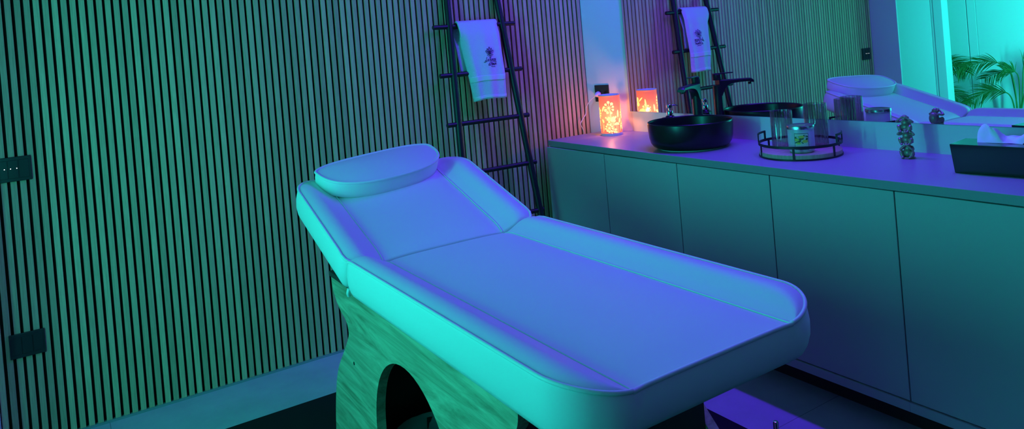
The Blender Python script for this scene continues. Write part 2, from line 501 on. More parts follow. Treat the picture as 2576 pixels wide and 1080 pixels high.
def cushion(L, w_, R, dip, thick, parent, name, mtx, crown=.006, hinge_wrap=True):
    """upholstered cushion in local space: hinge edge at y=0, rounded end at y=L, top edge at z=0 along the sides"""
    hw = w_/2
    seam = hw - .135
    def edge(y):
        if y > L-R:
            d = y-(L-R)
            return hw-R+math.sqrt(max(R*R-d*d, 0))
        if y < .03:
            d = .03-y
            return hw-.03+math.sqrt(max(.03**2-d*d, 0))
        return hw
    rows = [0, .004, .012, .03, .06] + [.06+(L-R-.06)*k/14 for k in range(1, 15)] + [L-R+R*math.sin(k/14*PI/2) for k in range(1, 15)]
    nb, nc = 12, 16
    zc = -dip
    seam_e = seam + .0
    def hgt(b, g):
        # b: 0 at outer edge, 1 at seam; g: how full the bolster is
        hump = .020*math.sin(min(b/.55, 1)*PI/2)*(1 if b < .55 else 1)*(1-max(0, (b-.45)/.55))**.9
        drop = dip*(3*b*b-2*b**3)
        return (zc + (dip - drop + hump)*g) if True else 0
    bm = bmesh.new()
    grid = []
    for y in rows:
        e = edge(y)
        s_ = min(seam_e, e-.0005) if e < seam_e+.0005 else seam_e
        g = max(0., min(1., (e-s_)/(hw-seam_e)))
        g = g**1.25
        if y < .06:                              # ends of the bolster tuck down to the joint
            tuck = -.012*(1-y/.06)**2
        else:
            tuck = 0
        row = []
        for k in range(nb):
            b = k/nb
            row.append((-(e+(s_-e)*b), y, hgt(b, g)+tuck))
        for k in range(nc+1):
            u = -1+2*k/nc
            row.append((s_*u, y, zc + crown*(1-u**4)*min(1, (L-y)/.15+.25) + tuck - .0022*(abs(u) > .999)))
        for k in range(nb-1, -1, -1):
            b = k/nb
            row.append((e+(s_-e)*b, y, hgt(b, g)+tuck))
        grid.append([bm.verts.new(p) for p in row])
    nr, ncol = len(grid), len(grid[0])
    for i in range(nr-1):
        for j in range(ncol-1):
            bm.faces.new((grid[i][j], grid[i][j+1], grid[i+1][j+1], grid[i+1][j]))
    # boundary loop, counter-clockwise from hinge left
    loop = [grid[i][0] for i in range(nr)] + grid[nr-1][1:ncol-1] + [grid[i][ncol-1] for i in range(nr-1, -1, -1)] + grid[0][ncol-2:0:-1]
    pts = [v.co.copy() for v in loop]
    n = len(pts)
    nor = []
    for i in range(n):
        a, b = pts[i-1], pts[(i+1) % n]
        t_ = b-a; t_.z = 0
        if t_.length < 1e-6: t_ = Vector((0, 1, 0))
        t_.normalize()
        nor.append(Vector((-t_.y, t_.x, 0)))
    prof = [(.002, -.006), (.006, -.02), (.009, -.045), (.008, -.075), (.002, -.100), (-.006, -thick+.005), (-.020, -thick)]
    prev = loop
    for off, dz in prof:
        tfac = -dz/thick
        ring = []
        for i in range(n):
            base_z = pts[i].z*(1-tfac)
            ring.append(bm.verts.new((pts[i].x+nor[i].x*off, pts[i].y+nor[i].y*off, base_z+dz)))
        for i in range(n):
            j = (i+1) % n
            bm.faces.new((prev[i], prev[j], ring[j], ring[i]))
        prev = ring
    bm.faces.new(prev)
    bm.transform(mtx)
    o = link(name, bm, 'leather', parent, True, 60)
    # piping along the outer edge (sides and rounded end), wrapping down at the hinge
    edge_pts = [grid[i][0] for i in ()]
    side_l = pts[:nr]; end_ = pts[nr:nr+ncol-2]; side_r = pts[nr+ncol-2:nr+ncol-2+nr]
    path = [p + nor[i]*.0015 for i, p in enumerate(pts[:2*nr+ncol-2])]
    clean = [path[0]]
    for p in path[1:]:
        if (p-clean[-1]).length > .004: clean.append(p)
    down0 = [Vector((clean[0].x-.006, clean[0].y+.004, -thick*.97)), Vector((clean[0].x-.008, clean[0].y-.001, -thick*.5)), Vector((clean[0].x-.006, clean[0].y-.001, -.025))]
    down1 = [Vector((-p.x, p.y, p.z)) for p in down0[::-1]]
    clean = down0+clean+down1
    pb = bmesh.new(); tube(pb, clean, .0050, 8); pb.transform(mtx)
    link('edge_piping', pb, 'piping', o, True, 80)
    for sgn in (-1, 1):
        sp = []
        for y in rows:
            if edge(y) > seam_e+.004:
                tk = -.012*(1-y/.06)**2 if y < .06 else 0
                sp.append(Vector((sgn*seam_e, y, zc-.0003+tk)))
        pb = bmesh.new(); tube(pb, sp, .0021, 6); pb.transform(mtx)
        link('seam_piping', pb, 'piping', o, True, 80)
    return o

ZB = .787
seat_m = Matrix.Translation((0, -.003, ZB)) @ Matrix.Rotation(PI, 4, 'Z')
cushion(1.243, BW, .128, .030, .122, bed, 'seat_cushion', seat_m)
BA = math.radians(18.5)
back_m = Matrix.Translation((0, .003, ZB)) @ Matrix.Rotation(BA, 4, 'X')
cushion(.615, BW, .12, .030, .122, bed, 'back_cushion', back_m)
# fabric tuck at the joint
for s in (-1, 1):
    pb = bmesh.new()
    tube(pb, spline([(s*.366, .0, ZB-.098), (s*.369, .004, ZB-.112), (s*.365, .010, ZB-.124)], 4), [.0065]*9, 8)
    link('joint_tuck', pb, 'leather', bed, True, 80)

# wooden base: two shaped side panels, each with an arch
half = [(-.640, .664), (-.640, .631), (-.628, .589), (-.580, .545), (-.515, .517), (-.497, .492), (-.500, .462), (-.560, .395), (-.640, .312), (-.685, .24), (-.722, .14), (-.745, .04), (-.748, .0)]
hs = [(p.x, p.y) for p in spline([(a, b, 0) for a, b in half[1:]], 5)]
hs = [half[0]] + hs
YC = -1.52 + 1.21                                # centre of the base in bed space
outline = [(YC-p[0], p[1]) for p in hs] + [(YC+p[0], p[1]) for p in hs[::-1]]
arch = []
for k in range(29):
    a = PI*k/28
    arch.append((YC + .285*math.cos(a)*(1), .20 + .315*math.sin(a)**.9))
arch = [(YC+.285, .03)] + arch + [(YC-.285, .03)]
arch = [(y, z) for y, z in arch]
for x0, x1 in ((-.322, -.290), (.290, .322)):
    bm = bmesh.new()
    prism(bm, outline, [arch], 0, x0, x1)
    bevel_mod(link('side_panel', bm, 'vinyl_wood', bed), .003, 2)
link('light_block_panel', B((.02, YC-.445, .01), (.045, YC+.44, .65)), 'dark_board', bed)  # board added inside the base to stop light passing through the arches
link('top_board', B((-.33, YC-.64, .650), (.33, YC+.64, .6665)), 'dark_board', bed)
link('cross_panel', B((-.290, YC-.585, .03), (.290, YC-.562, .65)), 'dark_board', bed)
link('cross_panel', B((-.290, YC+.44, .03), (.290, YC+.465, .65)), 'dark_board', bed)
bm = bmesh.new(); lathe(bm, [(.006, 0), (.006, .003), (.0035, .004)], 16)
bm.transform(Matrix.Translation((-.3205, .152, .38)) @ Matrix.Rotation(-PI/2, 4, 'Y'))
link('screw_cap', bm, 'dark_board', bed)

# pillow on the headrest
pt = thing('pillow', 'white half-round pillow with piped edge on the raised headrest', 'pillow', (-1.636, -1.214, ZB-.002))
pt.rotation_euler = (Matrix.Rotation(BA, 3, 'X') @ Matrix.Rotation(.15, 3, 'Z')).to_euler()
PWX, PF, PB_, PH = .268, .436, .665, .066
def pill_outline(n=64):
    out = []
    DB = .050                                    # depth behind the two tips
    for k in range(n):                           # rounded front
        a = PI + PI*k/n
        out.append(Vector((PWX*abs(math.cos(a))**.80*math.copysign(1, math.cos(a)), PB_-DB-(PB_-DB-PF)*abs(math.sin(a))**.72, 0)))
    for k in range(n//2):                        # flatter back
        a = PI*k/(n//2)
        out.append(Vector((PWX*abs(math.cos(a))**.62*math.copysign(1, math.cos(a)), PB_-DB+DB*abs(math.sin(a))**1.05, 0)))
    return out
ol = pill_outline()
bm = bmesh.new()
rings = []
zb = -.028
prof = [(.955, zb), (.985, zb+.004), (1.0, zb+.02), (1.008, zb+.045), (1.005, zb+PH-.008), (.995, zb+PH)]
cen = Vector((0, (PF+PB_)/2+.01, 0))
for s_, z_ in prof:
    rings.append([bm.verts.new(cen+(p-cen)*s_+Vector((0, 0, z_))) for p in ol])
for k, s_ in enumerate((.97, .92, .82, .68, .5, .3, .12)):
    z_ = zb+PH+.020*(1-s_**2.2)
    rings.append([bm.verts.new(cen+(p-cen)*s_+Vector((0, 0, z_))) for p in ol])
for a, b in zip(rings, rings[1:]):
    for i in range(len(a)):
        j = (i+1) % len(a)
        bm.faces.new((a[i], a[j], b[j], b[i]))
bm.faces.new(rings[0][::-1]); bm.faces.new(rings[-1])
pc = link('pillow_cover', bm, 'leather', pt, True, 60)
pb = bmesh.new()
tube(pb, [cen+(p-cen)*1.002+Vector((0, 0, zb+PH)) for p in ol], .0055, 8, closed=True)
link('edge_piping', pb, 'piping', pc, True, 80)

# waste bin seen through the arch
t = thing('waste_bin', 'dark waste bin with a clear liner inside the bed base arch', 'bin', (-1.850, -1.283, .008))
bm = bmesh.new()
lathe(bm, [(.11, 0), (.128, .152), (.124, .152), (.108, .005)], 40)
link('bin_body', bm, 'bin', t, True)
bm = bmesh.new()
rnd = random.Random(3)
ph = [rnd.uniform(0, 6.28) for _ in range(6)]
def crinkle(r, z, a):
    return r*(1+.010*math.sin(7*a+ph[0]+z*30)+.008*math.sin(13*a+ph[1])+.006*math.sin(23*a+ph[2]+z*60))
lathe(bm, [(.130, .07), (.132, .12), (.135, .148), (.134, .162), (.130, .166), (.124, .160), (.118, .12), (.11, .07)], 72, cap0=False, cap1=False, rad=crinkle)
link('liner', bm, 'liner', t, True, 80)

# chrome rod at the bottom edge
t = thing('foot_lever', 'thin upright chrome lever rising from the mat by the purple floor strip', 'lever', (-.945, -1.943, .007))
bm = bmesh.new(); lathe(bm, [(.0085, .0), (.0085, .139), (.007, .143), (.003, .1445)], 20)
link('rod', bm, 'chrome', t, True)
bm = bmesh.new(); lathe(bm, [(.035, 0), (.035, .006), (.03, .01), (.01, .012)], 28)
link('base', bm, 'black_metal', t, True)

# ------------------------------------------------------------------ towel ladder
lad = thing('towel_ladder', 'black metal towel ladder leaning on the slat wall', 'ladder', (-.86, -.24, 0))
def lad_y(z): return -.035 - (1.565-z)*.1346
def LP(x, z): return Vector((x+.86, lad_y(z)+.24, z))
zt, zb_ = 1.93, .02
bm = bmesh.new()
def rail_x(z, s):
    return -1.018-.060*(1.565-z) if s < 0 else -.689+.056*(1.565-z)
for s in (-1, 1):
    bm = bmesh.new()
    tube(bm, [LP(rail_x(zb_, s), zb_), LP(rail_x(1, s), 1.0), LP(rail_x(zt, s), zt)], .0185, 20)
    link('rail', bm, 'black_metal', lad, True, 50)
for k, z in enumerate((1.823, 1.5635, 1.3045, 1.0445, .7835, .5235, .264)):
    bm = bmesh.new()
    tube(bm, [LP(-1.118, z), LP(-1.115, z), LP(-.607, z-.004), LP(-.604, z-.004)], [.0085, .0125, .0125, .0085], 16)
    link('rung', bm, 'black_metal', lad, True, 50)

# towel over the second rung
tw = thing('towel', 'white embroidered towel hanging over a rung of the black ladder', 'towel', (0, 0, 0))
ZR, YR = 1.5615, -.035
random.seed(11)
def towel_pt(u, v):
    """u across 0..1, v along: 0 = lower front hem, up over the rung, back side end = 1"""
    Lf, Lb = .405, .25
    tot = Lf+.06+Lb
    d = v*tot
    r = .021
    xl_top, xr_top = -.980, -.735
    xl_bot, xr_bot = -.930, -.735
    if d < Lf:
        h = 1-d/Lf
        z = ZR+.004 - h*Lf
        k = h
        xl = xl_top+(xl_bot-xl_top)*k**1.1; xr = xr_top+(xr_bot-xr_top)*k
        y = YR - r - .006 - .1346*min(h*Lf, .275) - .012*min(1, h*8)
        fold = 1.0
    elif d < Lf+.06:
        a = (d-Lf)/.06*PI
        z = ZR+.004+ r*math.sin(a)*1.0
        y = YR - (r+.004)*math.cos(a)
        k = 0; xl, xr = xl_top, xr_top; fold = .4
    else:
        h = (d-Lf-.06)/Lb
        z = ZR+.004 - h*Lb
        y = YR + r + .003 - .012*h - .028*min(h*2.2, 1)
        y = min(y, .004)
        k = h; xl = -1.006+.025*h; xr = -.745; fold = .5
    x = xl+(xr-xl)*u
    y += fold*(.006*math.sin(u*7.3+1.0)*min(1, k*2+.2) + .004*math.sin(u*15+2+k*2)*min(1, k+.2))
    if fold == 1.0:
        y += .03*max(0, (.16-u)/.16)**1.5*min(1, max(0, h*6-.4))        # left side rolls back
        y += .012*max(0, (u-.92)/.08)
        z += -.012*(1-u)*k + .006*math.sin(u*5)*k
        # woven border is thinner
    return Vector((x, y, z))
def sheet(fn, nu, nv, u0=0, u1=1, v0=0, v1=1, th=.0, bm=None):
    bm = bm or bmesh.new()
    g = [[bm.verts.new(fn(u0+(u1-u0)*i/nu, v0+(v1-v0)*j/nv)) for i in range(nu+1)] for j in range(nv+1)]
    for j in range(nv):
        for i in range(nu):
            bm.faces.new((g[j][i], g[j][i+1], g[j+1][i+1], g[j+1][i]))
    return bm
bm = sheet(towel_pt, 48, 110)
o = link('terry_cloth', bm, 'towel', tw, True, 180)
md = o.modifiers.new('thick', 'SOLIDIFY'); md.thickness = .009; md.offset = 0
# flat woven border bands near the hem (v small)
def band(v0, v1, lift, name):
    def fn(u, v):
        p = towel_pt(u, v); p.y -= lift
        return p
    b_ = sheet(fn, 48, 6, -.004, 1.004, v0, v1)
    oo = link(name, b_, 'tissue', tw, True, 180)
    mm = oo.modifiers.new('thick', 'SOLIDIFY'); mm.thickness = .003; mm.offset = 0
    return oo
TOT = .405+.06+.25
band(.098/TOT, .128/TOT, .0058, 'woven_border')
band(.006/TOT, .020/TOT, .0058, 'hem')
# stitched emblem: lotus over two wavy lines and two lines of script
def emb(px, pz):
    """point on the towel front, px right, pz up (metres) from emblem centre"""
    x = -.822+px; z = 1.384+pz
    d = .405-(ZR+.004-z)
    v = d/TOT
    k = 1-d/.405
    xl = -.980+(.050)*k**1.1; xr = -.735
    p = towel_pt((x-xl)/(xr-xl), v)
    return Vector((x, p.y-.0062, z))
bm = bmesh.new()
def stroke(pts, r=.0012, n=6):
    P = [emb(a, b) for a, b in [(q_.x, q_.y) for q_ in spline([(a, b, 0) for a, b in pts], n)]]
    tube(bm, P, r, 5)
def petal(cx_, cz_, ang, ln, wd):
    out = []
    for s in (-1, 1):
        pts = []
        for k in range(5):
            t_ = k/4
            lx = s*wd*math.sin(PI*t_)**.9; ly = ln*t_
            pts.append((cx_+lx*math.cos(ang)+ly*math.sin(ang), cz_-lx*math.sin(ang)+ly*math.cos(ang)))
        stroke(pts, .0011, 4)
for ang, ln in ((0, .040), (-.42, .035), (.42, .035), (-.85, .031), (.85, .031)):
    petal(math.sin(ang)*.004, .014, ang, ln, .0065)
stroke([(-.021, .009), (-.010, .011), (0, .007), (.010, .010), (.022, .010)], .0013)
stroke([(-.014, .003), (-.005, .0045), (.004, .002), (.014, .004)], .001)
link('emblem', bm, 'thread', tw, True, 180)

GL = {
 'L': (1.15, [[(.95, 1.95), (.62, 1.9), (.55, 1.2), (.4, .35), (.1, 0), (-.2, .12), (.15, .3), (.65, 0), (1.15, .1)]]),
 'a': (1.0, [[(.78, .85), (.4, 1), (.05, .6), (.1, .08), (.42, 0), (.72, .5), (.82, .95), (.74, .3), (.86, 0), (1.05, .15)]]),
 'R': (1.35, [[(.3, 0), (.42, 1), (.52, 1.9)], [(.05, 1.6), (.5, 2), (1.1, 1.8), (1.0, 1.25), (.5, 1.0)], [(.5, 1.0), (.85, .5), (1.15, 0), (1.4, .1)]]),
 'o': (.95, [[(.5, 1), (.1, .7), (.1, .15), (.5, 0), (.85, .4), (.7, .9), (.45, 1), (.8, .85), (1.0, .9)]]),
 'c': (.85, [[(.8, .8), (.5, 1), (.1, .6), (.15, .1), (.5, 0), (.88, .25)]]),
 'd': (1.05, [[(.78, .85), (.4, 1), (.05, .6), (.1, .1), (.45, 0), (.75, .5), (1.0, 2.0)], [(1.0, 2.0), (.8, .4), (.98, 0)]]),
 "'": (.25, [[(.12, 2.0), (.05, 1.6)]]),
 'A': (1.4, [[(-.2, .12), (.1, 0), (.5, .8), (.95, 2), (1.05, 1), (1.12, 0), (1.38, .1)], [(.3, .72), (1.2, .85)]]),
 'm': (1.15, [[(0, .9), (.1, 1), (.1, 0)], [(.1, .6), (.4, 1), (.52, .7), (.52, 0)], [(.52, .6), (.8, 1), (.92, .7), (.92, .1), (1.12, .1)]]),
 'u': (.88, [[(0, 1), (0, .3), (.3, 0), (.62, .4), (.68, 1), (.66, .2), (.86, .05)]]),
 'r': (.62, [[(0, .9), (.12, 1), (.1, 0)], [(.12, .6), (.35, .95), (.6, .9)]]),
 'i': (.32, [[(.06, 1), (.06, .2), (.26, .05)], [(.12, 1.42), (.14, 1.52)]]),
 ' ': (.30, [])}
def script(word, x0, x1, zb0, hx):
    tot = sum(GL[c_][0] for c_ in word); k_ = (x1-x0)/tot; x_ = x0
    b_ = bmesh.new()
    for c_ in word:
        for st in GL[c_][1]:
            P = [emb(p_.x, p_.y) for p_ in spline([(x_+a_*k_+h_*hx*.18, zb0+h_*hx, 0) for a_, h_ in st], 4)]
            tube(b_, P, .0010, 5)
        x_ += GL[c_][0]*k_
    return link('lettering', b_, 'thread', tw, True, 180)
script('La Rocca', -.036, .036, -.0225, .0108)
script("d'Amuri", -.022, .036, -.0465, .0105)
for pts_, r_ in (([(-.044, -.026), (-.036, -.028), (-.030, -.022)], .0012), ([(.014, -.027), (.026, -.027), (.038, -.030)], .0012), ([(-.004, -.050), (.004, -.055), (.016, -.054), (.024, -.057)], .0012)):
    bm = bmesh.new()
    stroke(pts_, r_)
    link('flourish', bm, 'thread', tw, True, 180)

# ------------------------------------------------------------------ glowing lamp with cord
LX, LY, LR, LH = -.150, -.262, .060, .232
t = thing('perforated_lamp', 'glowing orange cylinder lamp with flower cutouts at the counter corner', 'lamp', (LX, LY, CT))
bm = bmesh.new()
lathe(bm, [(LR-.004, 0), (LR, .006), (LR, LH-.010), (LR+.0008, LH-.006), (LR, LH), (LR-.006, LH), (LR-.007, LH-.006), (LR-.02, LH-.012), (.004, LH-.016)], 64)
body = link('shade', bm, 'porcelain', t, True, 50)
bm = bmesh.new()
lathe(bm, [(LR+.0004, LH-.004), (LR+.0010, LH-.002), (LR+.0006, LH+.0006), (LR-.006, LH+.0008), (LR-.008, LH-.005), (LR-.024, LH-.0115), (.004, LH-.0150)], 64, cap0=False)
link('oil_dish', bm, 'porcelain_rim', t, True, 50)
bm = bmesh.new(); lathe(bm, [(LR+.0006, 0), (LR+.0012, .010), (LR+.0006, .014)], 64, cap0=False, cap1=False)
link('foot_ring', bm, 'porcelain_rim', t, True, 50)
bl_ = bpy.data.lights.new('lamp_bulb', 'POINT'); bl_.energy = 4.2; bl_.color = (1.0, .40, .20); bl_.shadow_soft_size = .012
bo = bpy.data.objects.new('lamp_bulb', bl_); COL.objects.link(bo); bo.location = (LX, LY, CT+.11)
A0 = math.atan2(CAM.y-LY, CAM.x-LX)               # side that faces the room
def cyl(a, z, lift=.0009):
    return Vector(((LR+lift)*math.cos(A0+a/LR), (LR+lift)*math.sin(A0+a/LR), z))
pb = bmesh.new()
def disc(a, z, r, n=14, sq=1.):
    vs_ = [pb.verts.new(cyl(a+r*math.cos(2*PI*k/n), z+r*sq*math.sin(2*PI*k/n))) for k in range(n)]
    pb.faces.new(vs_)
def line(p, q_, wd=.0016, wd2=None):
    wd2 = wd if wd2 is None else wd2
    d = Vector((q_[0]-p[0], q_[1]-p[1])); nn = Vector((-d.y, d.x)).normalized()
    L_ = 4
    prev = None
    for k in range(L_+1):
        t_ = k/L_; w2 = wd+(wd2-wd)*t_
        c_ = Vector(p)+d*t_
        cur = (pb.verts.new(cyl(*(c_+nn*w2))), pb.verts.new(cyl(*(c_-nn*w2))))
        if prev: pb.faces.new((prev[0], cur[0], cur[1], prev[1]))
        prev = cur
def umbel(a, z, r, n=9, dr=.0065, start=.3, rot=0.):
    for k in range(n):
        an = rot+2*PI*k/n
        rr = r*(.8+.25*((k*7) % 5)/4)
        e_ = (a+rr*math.cos(an), z+rr*math.sin(an))
        line((a, z), e_, .0010, .0012)
        disc(e_[0], e_[1], dr*(.85+.3*((k*3) % 4)/3))
    disc(a, z, .0045)
umbel(-.006, .160, .030, 9, .0075, rot=.2)
umbel(-.012, .045, .022, 9, .0062, rot=.5)
line((-.004, .160), (.012, .02), .0014)
line((-.010, .045), (.004, .008), .0014)
for a, z, r in ((.016, .098, .012), (.006, .088, .009), (.020, .085, .008), (.030, .106, .006), (-.028, .105, .005), (-.018, .094, .006), (-.010, .080, .006), (.024, .035, .007), (.018, .022, .006), (.028, .02, .005)):
    disc(a, z, r, 9)
line((-.028, .105), (.002, .07), .0012); line((.030, .106), (.012, .06), .0012); line((.012, .09), (.016, .03), .0014)
for a in (.026, .034, .042):
    line((a, .060), (a+.001, .012), .0009)
for k in range(9):
    an = PI*k/8
    line((.034, .062), (.034+.017*math.cos(an), .062+.013*math.sin(an)), .0012, .0026)
def leaf(a, z, an, ln, wd):
    n = 12
    pts = []
    for k in range(n):
        th_ = 2*PI*k/n
        lx = ln/2*(1+math.cos(th_)); ly = wd*math.sin(th_)
        pts.append(pb.verts.new(cyl(a+lx*math.cos(an)-ly*math.sin(an), z+lx*math.sin(an)+ly*math.cos(an))))
    pb.faces.new(pts)
for a, z, an, ln, wd in ((.044, .10, 1.5, .045, .006), (.05, .07, 1.2, .03, .006), (-.042, .075, 2.0, .024, .006), (-.048, .14, 1.2, .03, .005), (-.045, .03, 1.5, .04, .0012), (-.05, .02, 1.6, .06, .0012), (.056, .02, 1.5, .05, .0016), (.062, .03, 1.5, .08, .0016)):
    leaf(a, z, an, ln, wd)
# side facing the mirror: dragonfly-like sprig, fan flowers, leaves
off = .150
leaf(off-.01, .165, 2.4, .035, .004)
disc(off+.006, .178, .012); disc(off+.010, .168, .010); disc(off+.002, .148, .013); disc(off+.008, .152, .010)
line((off-.012, .168), (off+.004, .155), .002)
for k in range(9):
    an = .25+1.25*k/8
    line((off+.022, .110), (off+.022+.042*math.cos(an), .110+.042*math.sin(an)), .0006, .0024)
for k in range(11):
    an = .2+2.6*k/10
    line((off-.030, .095), (off-.030+.028*math.cos(an), .095+.028*math.sin(an)), .0008, .0024)
for a, z, an, ln, wd in ((off+.02, .07, .5, .05, .012), (off-.02, .06, 1.0, .04, .01), (off+.05, .08, 1.4, .05, .006), (off-.055, .12, 1.5, .06, .005), (off+.062, .15, 1.6, .03, .006), (off, .03, 1.4, .05, .008)):
    leaf(a, z, an, ln, wd)
umbel(off+.065, .06, .018, 8, .005)
umbel(-.085, .13, .026, 9, .006); umbel(-.10, .06, .02, 8, .006); umbel(.095, .12, .024, 9, .006); umbel(.09, .05, .02, 8, .006)
link('flower_cutouts', pb, 'lampglow', body)
# cord to the plug and down behind the counter
pts = [(-.070, -.073, 1.100), (-.095, -.078, 1.092), (-.122, -.060, 1.072), (-.142, -.032, 1.028), (-.150, -.030, .985), (-.176, -.028, .955), (-.192, -.028, .930), (-.180, -.028, .900), (-.170, -.028, .868), (-.166, -.030, .80), (-.12, -.034, .70)]
pts = [(a-LX, b-LY, c_-CT) for a, b, c_ in pts]
bm = bmesh.new(); tube(bm, spline(pts, 6), .0026, 8)
cord = link('power_cord', bm, 'cord', t, True, 80)
bm = bmesh.new(); lathe(bm, [(.010, 0), (.017, .012), (.016, .03), (.010, .04), (.006, .055)], 20)
bm.transform(Matrix.Translation((-.0635-LX, -.071-LY, 1.101-CT)) @ Matrix.Rotation(.3435, 4, 'Z') @ Matrix.Rotation(-PI/2-.15, 4, 'Y'))
link('plug', bm, 'cord', cord, True)

# ------------------------------------------------------------------ basin, faucet, soap pump
BX, BY = -.262, -.992
t = thing('vessel_basin', 'round matte black vessel basin on the countertop', 'basin', (BX, BY, CT))
bm = bmesh.new()
pr = [(.150, .003), (.164, .005), (.180, .014), (.191, .030), (.197, .055), (.200, .090), (.2015, .122), (.2005, .128), (.198, .1295), (.1955, .128), (.194, .120), (.190, .07), (.182, .038), (.165, .022), (.12, .016), (.02, .013)]
lathe(bm, pr, 96)
link('bowl', bm, 'ceramic_black', t, True, 60)
bm = bmesh.new(); lathe(bm, [(.153, 0), (.153, .0045), (.148, .0045)], 64)
link('seal_ring', bm, 'porcelain_rim', t, True)
bm = bmesh.new(); lathe(bm, [(.03, .0142), (.03, .018), (.026, .020), (.004, .0205)], 32)
link('drain', bm, 'black_metal', t, True)

fx, fy = -.072, -.868
t = thing('faucet', 'tall black basin faucet beside the mirror', 'faucet', (fx, fy, CT), math.atan2(-.943+.868, -.251+.072))
bm = bmesh.new(); lathe(bm, [(.030, 0), (.030, .004), (.0265, .007), (.0245, .02), (.0235, .20), (.0240, .262)], 40)
link('column', bm, 'black_metal', t, True, 50)
# spout: blade that leaves the column with a curved underside
bm = bmesh.new()
secs = []
for k in range(15):
    s_ = k/14
    x_ = .0 + .200*s_
    topz = .2885 - .004*s_ - (.010*max(0, (s_-.93)/.07))
    hgt_ = .017 + .066*math.exp(-((x_-.016)/.022)**.9 if x_ > .016 else 0)
    if s_ > .93: hgt_ *= .8
    wd_ = .0225-.004*s_
    secs.append([bm.verts.new((x_, -wd_, topz-.004)), bm.verts.new((x_, -wd_+.004, topz)), bm.verts.new((x_, wd_-.004, topz)), bm.verts.new((x_, wd_, topz-.004)), bm.verts.new((x_, wd_, topz-hgt_+.003)), bm.verts.new((x_, wd_-.005, topz-hgt_)), bm.verts.new((x_, -wd_+.005, topz-hgt_)), bm.verts.new((x_, -wd_, topz-hgt_+.003))])
for a, b in zip(secs, secs[1:]):
    for i in range(8):
        j = (i+1) % 8
        bm.faces.new((a[i], a[j], b[j], b[i]))
bm.faces.new(secs[0][::-1]); bm.faces.new(secs[-1])
link('spout', bm, 'black_metal', t, True, 40)
bm = bmesh.new(); lathe(bm, [(.009, .252), (.009, .264)], 20, c=(.184, 0, 0))
link('aerator', bm, 'black_plastic', t, True)
bm = bmesh.new(); lathe(bm, [(.0225, .2885), (.0235, .292), (.0235, .318), (.021, .320)], 40)
lever = link('lever_hub', bm, 'black_metal', t, True)
link('lever_blade', B((-.020, -.013, .319), (.088, .013, .3245), .002), 'black_metal', lever)

sx_, sy_ = -.128, -.722
t = thing('soap_dispenser', 'black soap dispenser with chrome pump behind the basin', 'soap dispenser', (sx_, sy_, CT), -.5)
bm = bmesh.new()
box(bm, (-.042, -.030, 0), (.042, .030, .116), .010, 3)
lathe(bm, [(.026, .114), (.022, .122), (.016, .126)], 28)
link('bottle', bm, 'ceramic_black', t, True, 50)
bm = bmesh.new(); lathe(bm, [(.0155, .124), (.0165, .127), (.0165, .148), (.0150, .150), (.0055, .1505), (.0055, .164)], 32)
link('pump_collar', bm, 'chrome', t, True)
bm = bmesh.new(); lathe(bm, [(.0145, .164), (.0152, .166), (.0152, .181), (.0135, .183)], 32)
tube(bm, [(.010, 0, .176), (.034, 0, .177), (.044, 0, .173)], [.0042, .0038, .0034], 10)
link('pump_head', bm, 'chrome', t, True)

# ------------------------------------------------------------------ tray, candle, glasses
TX, TY, TR = -.205, -1.560, .166
t = thing('round_tray', 'round wooden tray with black wire gallery on the countertop', 'tray', (TX, TY, CT))
bm = bmesh.new(); lathe(bm, [(TR-.006, .004), (TR-.003, .006), (TR-.003, .022), (TR-.006, .024)], 72)
link('base_disc', bm, 'tray_wood', t, True)
bm = bmesh.new()
def ring(r, z0, z1, th_=.004):
    lathe(bm, [(r-th_, z0), (r, z0), (r, z1), (r-th_, z1), (r-th_, z0)], 72, cap0=False, cap1=False)
ring(TR, 0, .0065); ring(TR, .048, .0585)
for k in range(6):
    a = math.radians(-152+60*k)
    c_, s_ = math.cos(a), math.sin(a)
    b_ = bmesh.new(); box(b_, (TR-.0045, -.0045, .002), (TR-.0005, .0045, .056)); b_.transform(Matrix.Rotation(a, 4, 'Z'))
    me = bpy.data.meshes.new('x'); b_.to_mesh(me); bm.from_mesh(me); bpy.data.meshes.remove(me); b_.free()
link('gallery', bm, 'black_metal', t, True, 40)
for a0 in (math.radians(112), math.radians(-68)):
    bm = bmesh.new()
    pa = []
    for k in range(13):
        f_ = k/12; an = a0-.30+.60*f_
        zz = .056 + .034*min(1, min(f_, 1-f_)/.08)
        pa.append((an, zz))
    prev = None
    for an, zz in pa:
        cur = []
        for r_, dz in ((TR-.0045, -.004), (TR+.0, -.004), (TR+.0, .004), (TR-.0045, .004)):
            cur.append(bm.verts.new((r_*math.cos(an), r_*math.sin(an), zz+dz)))
        if prev:
            for i in range(4):
                j = (i+1) % 4
                bm.faces.new((prev[i], prev[j], cur[j], cur[i]))
        prev = cur
    for sgn in (-1, 1):
        b_ = bmesh.new(); box(b_, (TR-.0045, -.0045, .054), (TR, .0045, .094)); b_.transform(Matrix.Rotation(a0+sgn*.28, 4, 'Z'))
        me = bpy.data.meshes.new('x'); b_.to_mesh(me); bm.from_mesh(me); bpy.data.meshes.remove(me); b_.free()
    link('handle', bm, 'black_metal', t)
ZT = CT+.0242
ccx, ccy, CR = -.262, -1.612, .0525
rotc = math.atan2(CAM.y-ccy, CAM.x-ccx)
t = thing('candle', 'lidded candle jar with a lemon picture label on the tray', 'candle', (ccx, ccy, ZT), rotc)
bm = bmesh.new(); lathe(bm, [(.040, 0), (.046, .003), (.050, .012), (CR-.001, .03), (CR-.001, .094), (CR-.003, .098)], 64)
jar = link('jar', bm, 'candle_jar', t, True, 50)
